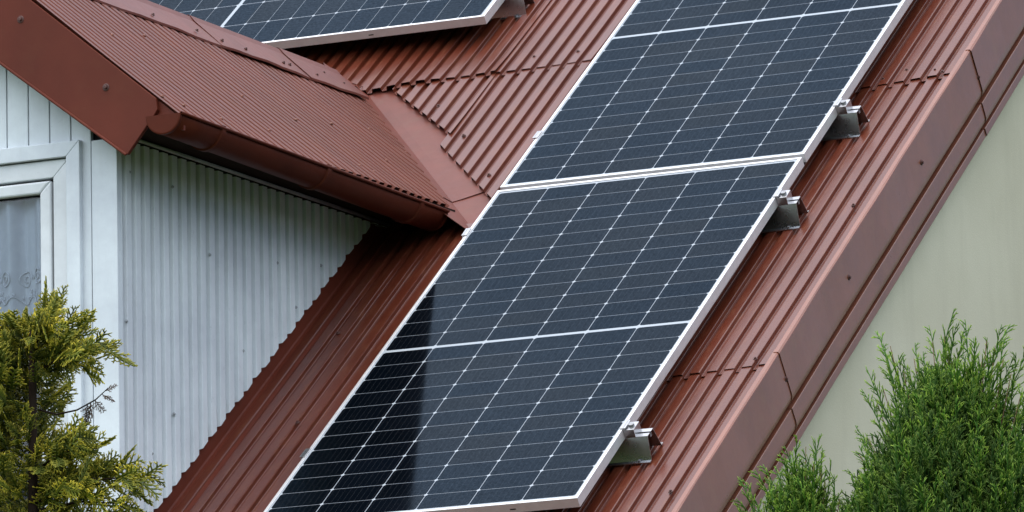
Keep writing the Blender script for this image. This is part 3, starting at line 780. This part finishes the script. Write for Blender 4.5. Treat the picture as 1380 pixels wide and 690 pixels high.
def thuja(name, label, cx, cy_, top, rad, prof, nspray, seed, leaders):
    """upright thuja: prof(h) -> relative radius, h = depth below the top in metres"""
    r = random.Random(seed)
    root = empty(name, Matrix.Translation((cx, cy_, GZ))); tag(root, label, 'conifer', 'green thujas beside the gable wall')
    base = (cx, cy_, GZ); Ht = top - GZ
    mb = MB(); mb.tube([(.02 * math.sin(z * 2), .02 * math.cos(z * 1.7), z) for z in np.linspace(-.05, Ht - .12, 14)], [max(.055 * (1 - z / Ht), .006) for z in np.linspace(0, Ht - .12, 14)], 8)
    mb.build('trunk', M['bark'], root, smooth=True)
    inst = []
    for k in range(nspray):
        # most sprays where the photo shows the crown, thinner towards the ground
        h = r.random() ** 1.5 * (Ht - .3) if r.random() < .35 else r.uniform(.06, 1.25)
        R_ = rad * prof(h); a = r.uniform(0, 2 * math.pi); q = math.sqrt(r.uniform(.02, 1.0)) * (1 + .16 * math.sin(3 * a + h * 4) + .1 * math.sin(5 * a - h * 9))
        x, y = math.cos(a) * R_ * q, math.sin(a) * R_ * q
        out = r.uniform(.15, .75) * (q ** 1.5) * min(1, .35 + h)
        d = (math.cos(a) * out + r.uniform(-.2, .2), math.sin(a) * out + r.uniform(-.2, .2), 1.0)
        inst.append((r.randrange(5), (cx + x, cy_ + y, top - h - .12), d, r.uniform(0, 6.28), r.uniform(.75, 1.15), min(1, max(0, r.gauss(.45, .26)))))
    scatter('foliage', green_v, inst, M['leaf_green'], root, base)
    inst = []
    for (lx, lz) in leaders:
        d0 = Vector((lx - cx, 0, .30 + (lz - (top - .45)))).normalized()
        for k in range(4):
            q = Vector((lx, cy_ + r.uniform(-.05, .05), lz)) - d0 * (.19 + .045 * k) + Vector((r.uniform(-.012, .012) * k, 0, 0))
            inst.append((r.randrange(4), q, d0 + Vector((r.uniform(-.10, .10) * (k > 0), r.uniform(-.2, .2), 0)), r.uniform(0, 6.28), r.uniform(.92, 1.02), r.uniform(.55, .95)))
    mb = MB()
    for k, (lx, lz) in enumerate(leaders):
        d0 = Vector((lx - cx, 0, .30 + (lz - (top - .45)))).normalized(); e_ = Vector((lx, cy_, lz)) - d0 * .06
        p0 = Vector((cx + (lx - cx) * .35, cy_ + r.uniform(-.08, .08), lz - .48)); p1 = Vector((lx, cy_, lz)) - d0 * .26
        mb = MB(); mb.tube([tuple(q - Vector(base)) for q in (p0, p0.lerp(p1, .6) + Vector((0, 0, -.02)), p1, e_)], [.0040, .0030, .0022, .0010], 6)
        mb.build('branch', M['twig'], root, smooth=True)
    scatter('leader_shoot', green_tall, inst, M['leaf_green'], root, base)
    return root
thuja('thuja', 'large dark green thuja in front of the beige gable wall', 2.24, -1.0, -.385, .36,
      lambda h: min(1, .16 + 1.25 * h ** .85) + .38 * h, 5200, 31,
      [(2.051, -.252), (2.124, -.291), (2.223, -.222), (2.158, -.315), (2.318, -.265), (2.355, -.262), (2.382, -.278), (2.407, -.316), (2.43, -.36), (2.020, -.360), (2.004, -.415),
       (1.931, -.543), (1.968, -.505), (1.935, -.612), (1.912, -.690), (2.29, -.342), (2.185, -.250), (2.258, -.298), (2.46, -.42), (2.09, -.33), (2.235, -.27), (2.34, -.31)])
thuja('thuja', 'small lighter thuja at the lower end of the verge trim', 1.86, -1.2, -.64, .16,
      lambda h: min(1.0, .16 + 1.7 * h) + .12 * h, 1700, 32,
      [(1.893, -.540), (1.917, -.590), (1.857, -.572), (1.940, -.616), (1.953, -.636), (1.793, -.632), (1.815, -.66), (1.713, -.655), (1.750, -.680), (1.998, -.690), (1.88, -.60), (1.83, -.64)])

# golden conifer on the left, in front of the dormer
def gold_tree():
    cx, cy_ = .515, -3.0; base = (cx, cy_, GZ); r = random.Random(5)
    root = empty('golden_cypress', Matrix.Translation(base)); tag(root, 'yellow tipped conifer with a dark trunk in front of the dormer window', 'conifer')
    top = -.37; Ht = top - GZ
    mb = MB(); zs = np.linspace(-.05, Ht - .03, 16)
    mb.tube([(.004 * math.sin(z * 3), .008 * math.cos(z * 2.1), z) for z in zs], [max(.045 * (1 - .8 * z / Ht), .004) + .012 * max(0, 1 - z) for z in zs], 10)
    mb.build('trunk', M['bark'], root, smooth=True)
    inst = []
    # branches: start height on the trunk, end point (x,z), y reach
    br = [(-.47, (.575, -.375), .02), (-.47, (.690, -.425), -.03), (-.49, (.705, -.470), .05), (-.52, (.710, -.515), -.06), (-.50, (.62, -.41), -.08),
          (-.74, (.640, -.705), .0), (-.78, (.735, -.735), -.06), (-.80, (.775, -.80), .05), (-.84, (.850, -.815), .0), (-.86, (.74, -.86), -.1), (-.90, (.80, -.93), .08), (-.88, (.84, -.89), -.05), (-.82, (.66, -.78), .06),
          (-.95, (.86, -.99), .1), (-.97, (.7, -1.0), -.1)]
    def sprays(a, b, n, big=1.0, tipbias=0.0, dirn=None):
        a = Vector(a); b = Vector(b); dv = (b - a).normalized()
        for k in range(n):
            t = .22 + .78 * (k + r.random()) / n
            p = a.lerp(b, t) + Vector((r.uniform(-.02, .02), r.uniform(-.05, .05), r.uniform(-.02, .02)))
            side = r.choice((-1, 1))
            d = dv * r.uniform(.5, 1.1) + Vector((r.uniform(-.25, .35), r.uniform(-.5, .5), side * r.uniform(.1, .7) - .05))
            inst.append((r.randrange(6), p, d, r.uniform(0, 6.28), big * r.uniform(.65, 1.05), min(1, max(0, r.gauss(.5 + tipbias, .22)))))
    for z0, (x1, z1), yy in br:
        a = Vector((cx, cy_, z0)); b = Vector((x1 - .03, cy_ + yy, z1)); m_ = a.lerp(b, .5) + Vector((0, 0, .015))
        mbr = MB(); mbr.tube([tuple(Vector(q) - Vector(base)) for q in (a, m_, b)], [.0045, .0032, .0015], 6); mbr.build('branch', M['bark'], root, smooth=True)
        sprays(a, m_, 7, .85); sprays(m_, b, 12, .95, .1)
    # the dense mass on and left of the trunk, right down to the ground
    for k in range(2000):
        z = r.uniform(-1.15, -.41) if k < 1000 else r.uniform(GZ + .3, -1.1)
        R_ = (.05 + .30 * min(1, max(0, (-.36 - z)) / .4) ** .8) if z > -1.1 else .34
        a = r.uniform(math.pi * .5, math.pi * 1.5) if z > -1.1 else r.uniform(0, 6.28); q = math.sqrt(r.uniform(.06, 1))
        x = math.cos(a) * R_ * q - .005; y = math.sin(a) * R_ * q * .8
        d = (math.cos(a) * .7 + r.uniform(-.4, .4), math.sin(a) * .7 + r.uniform(-.4, .4), r.uniform(.1, 1.0))
        inst.append((r.randrange(6), (cx + x, cy_ + y, z), d, r.uniform(0, 6.28), r.uniform(.6, 1.0), min(1, max(0, r.gauss(.45, .22)))))
    for k in range(260):
        a = r.uniform(0, 6.28); z = r.uniform(-1.0, -.42); R_ = r.uniform(.02, .075)
        if -.72 < z < -.56 and math.cos(a) > .3: continue
        inst.append((r.randrange(6), (cx + math.cos(a) * R_, cy_ + math.sin(a) * R_, z), (math.cos(a), math.sin(a), r.uniform(-.1, .9)), r.uniform(0, 6.28), r.uniform(.45, .8), min(1, max(0, r.gauss(.4, .25)))))
    scatter('foliage', gold_v, inst, M['leaf_gold'], root, base)
    # dead twig
    tw = [(cx + .03, cy_ - .02, -.622), (.60, cy_ - .03, -.640), (.66, cy_ - .03, -.634), (.715, cy_ - .03, -.612), (.752, cy_ - .03, -.585)]
    mb = MB(); mb.tube([tuple(Vector(q) - Vector(base)) for q in tw], [.003, .0026, .0022, .0018, .001], 6)
    t_ = mb.build('dead_twig', M['bark'], root, smooth=True)
    di = [(k % 6, p, d, r.uniform(0, 6), s, .5) for k, (p, d, s) in enumerate([((.70, cy_ - .03, -.618), (.1, 0, -1), .55), ((.712, cy_ - .03, -.612), (.5, 0, -.8), .45), ((.735, cy_ - .03, -.60), (.8, 0, -.5), .4), ((.745, cy_ - .03, -.592), (1, 0, .35), .35), ((.69, cy_ - .03, -.62), (-.1, .2, -1), .5)])]
    scatter('dead_spray', gold_v, di, M['leaf_dead'], t_, base)
    return root
gold_tree()
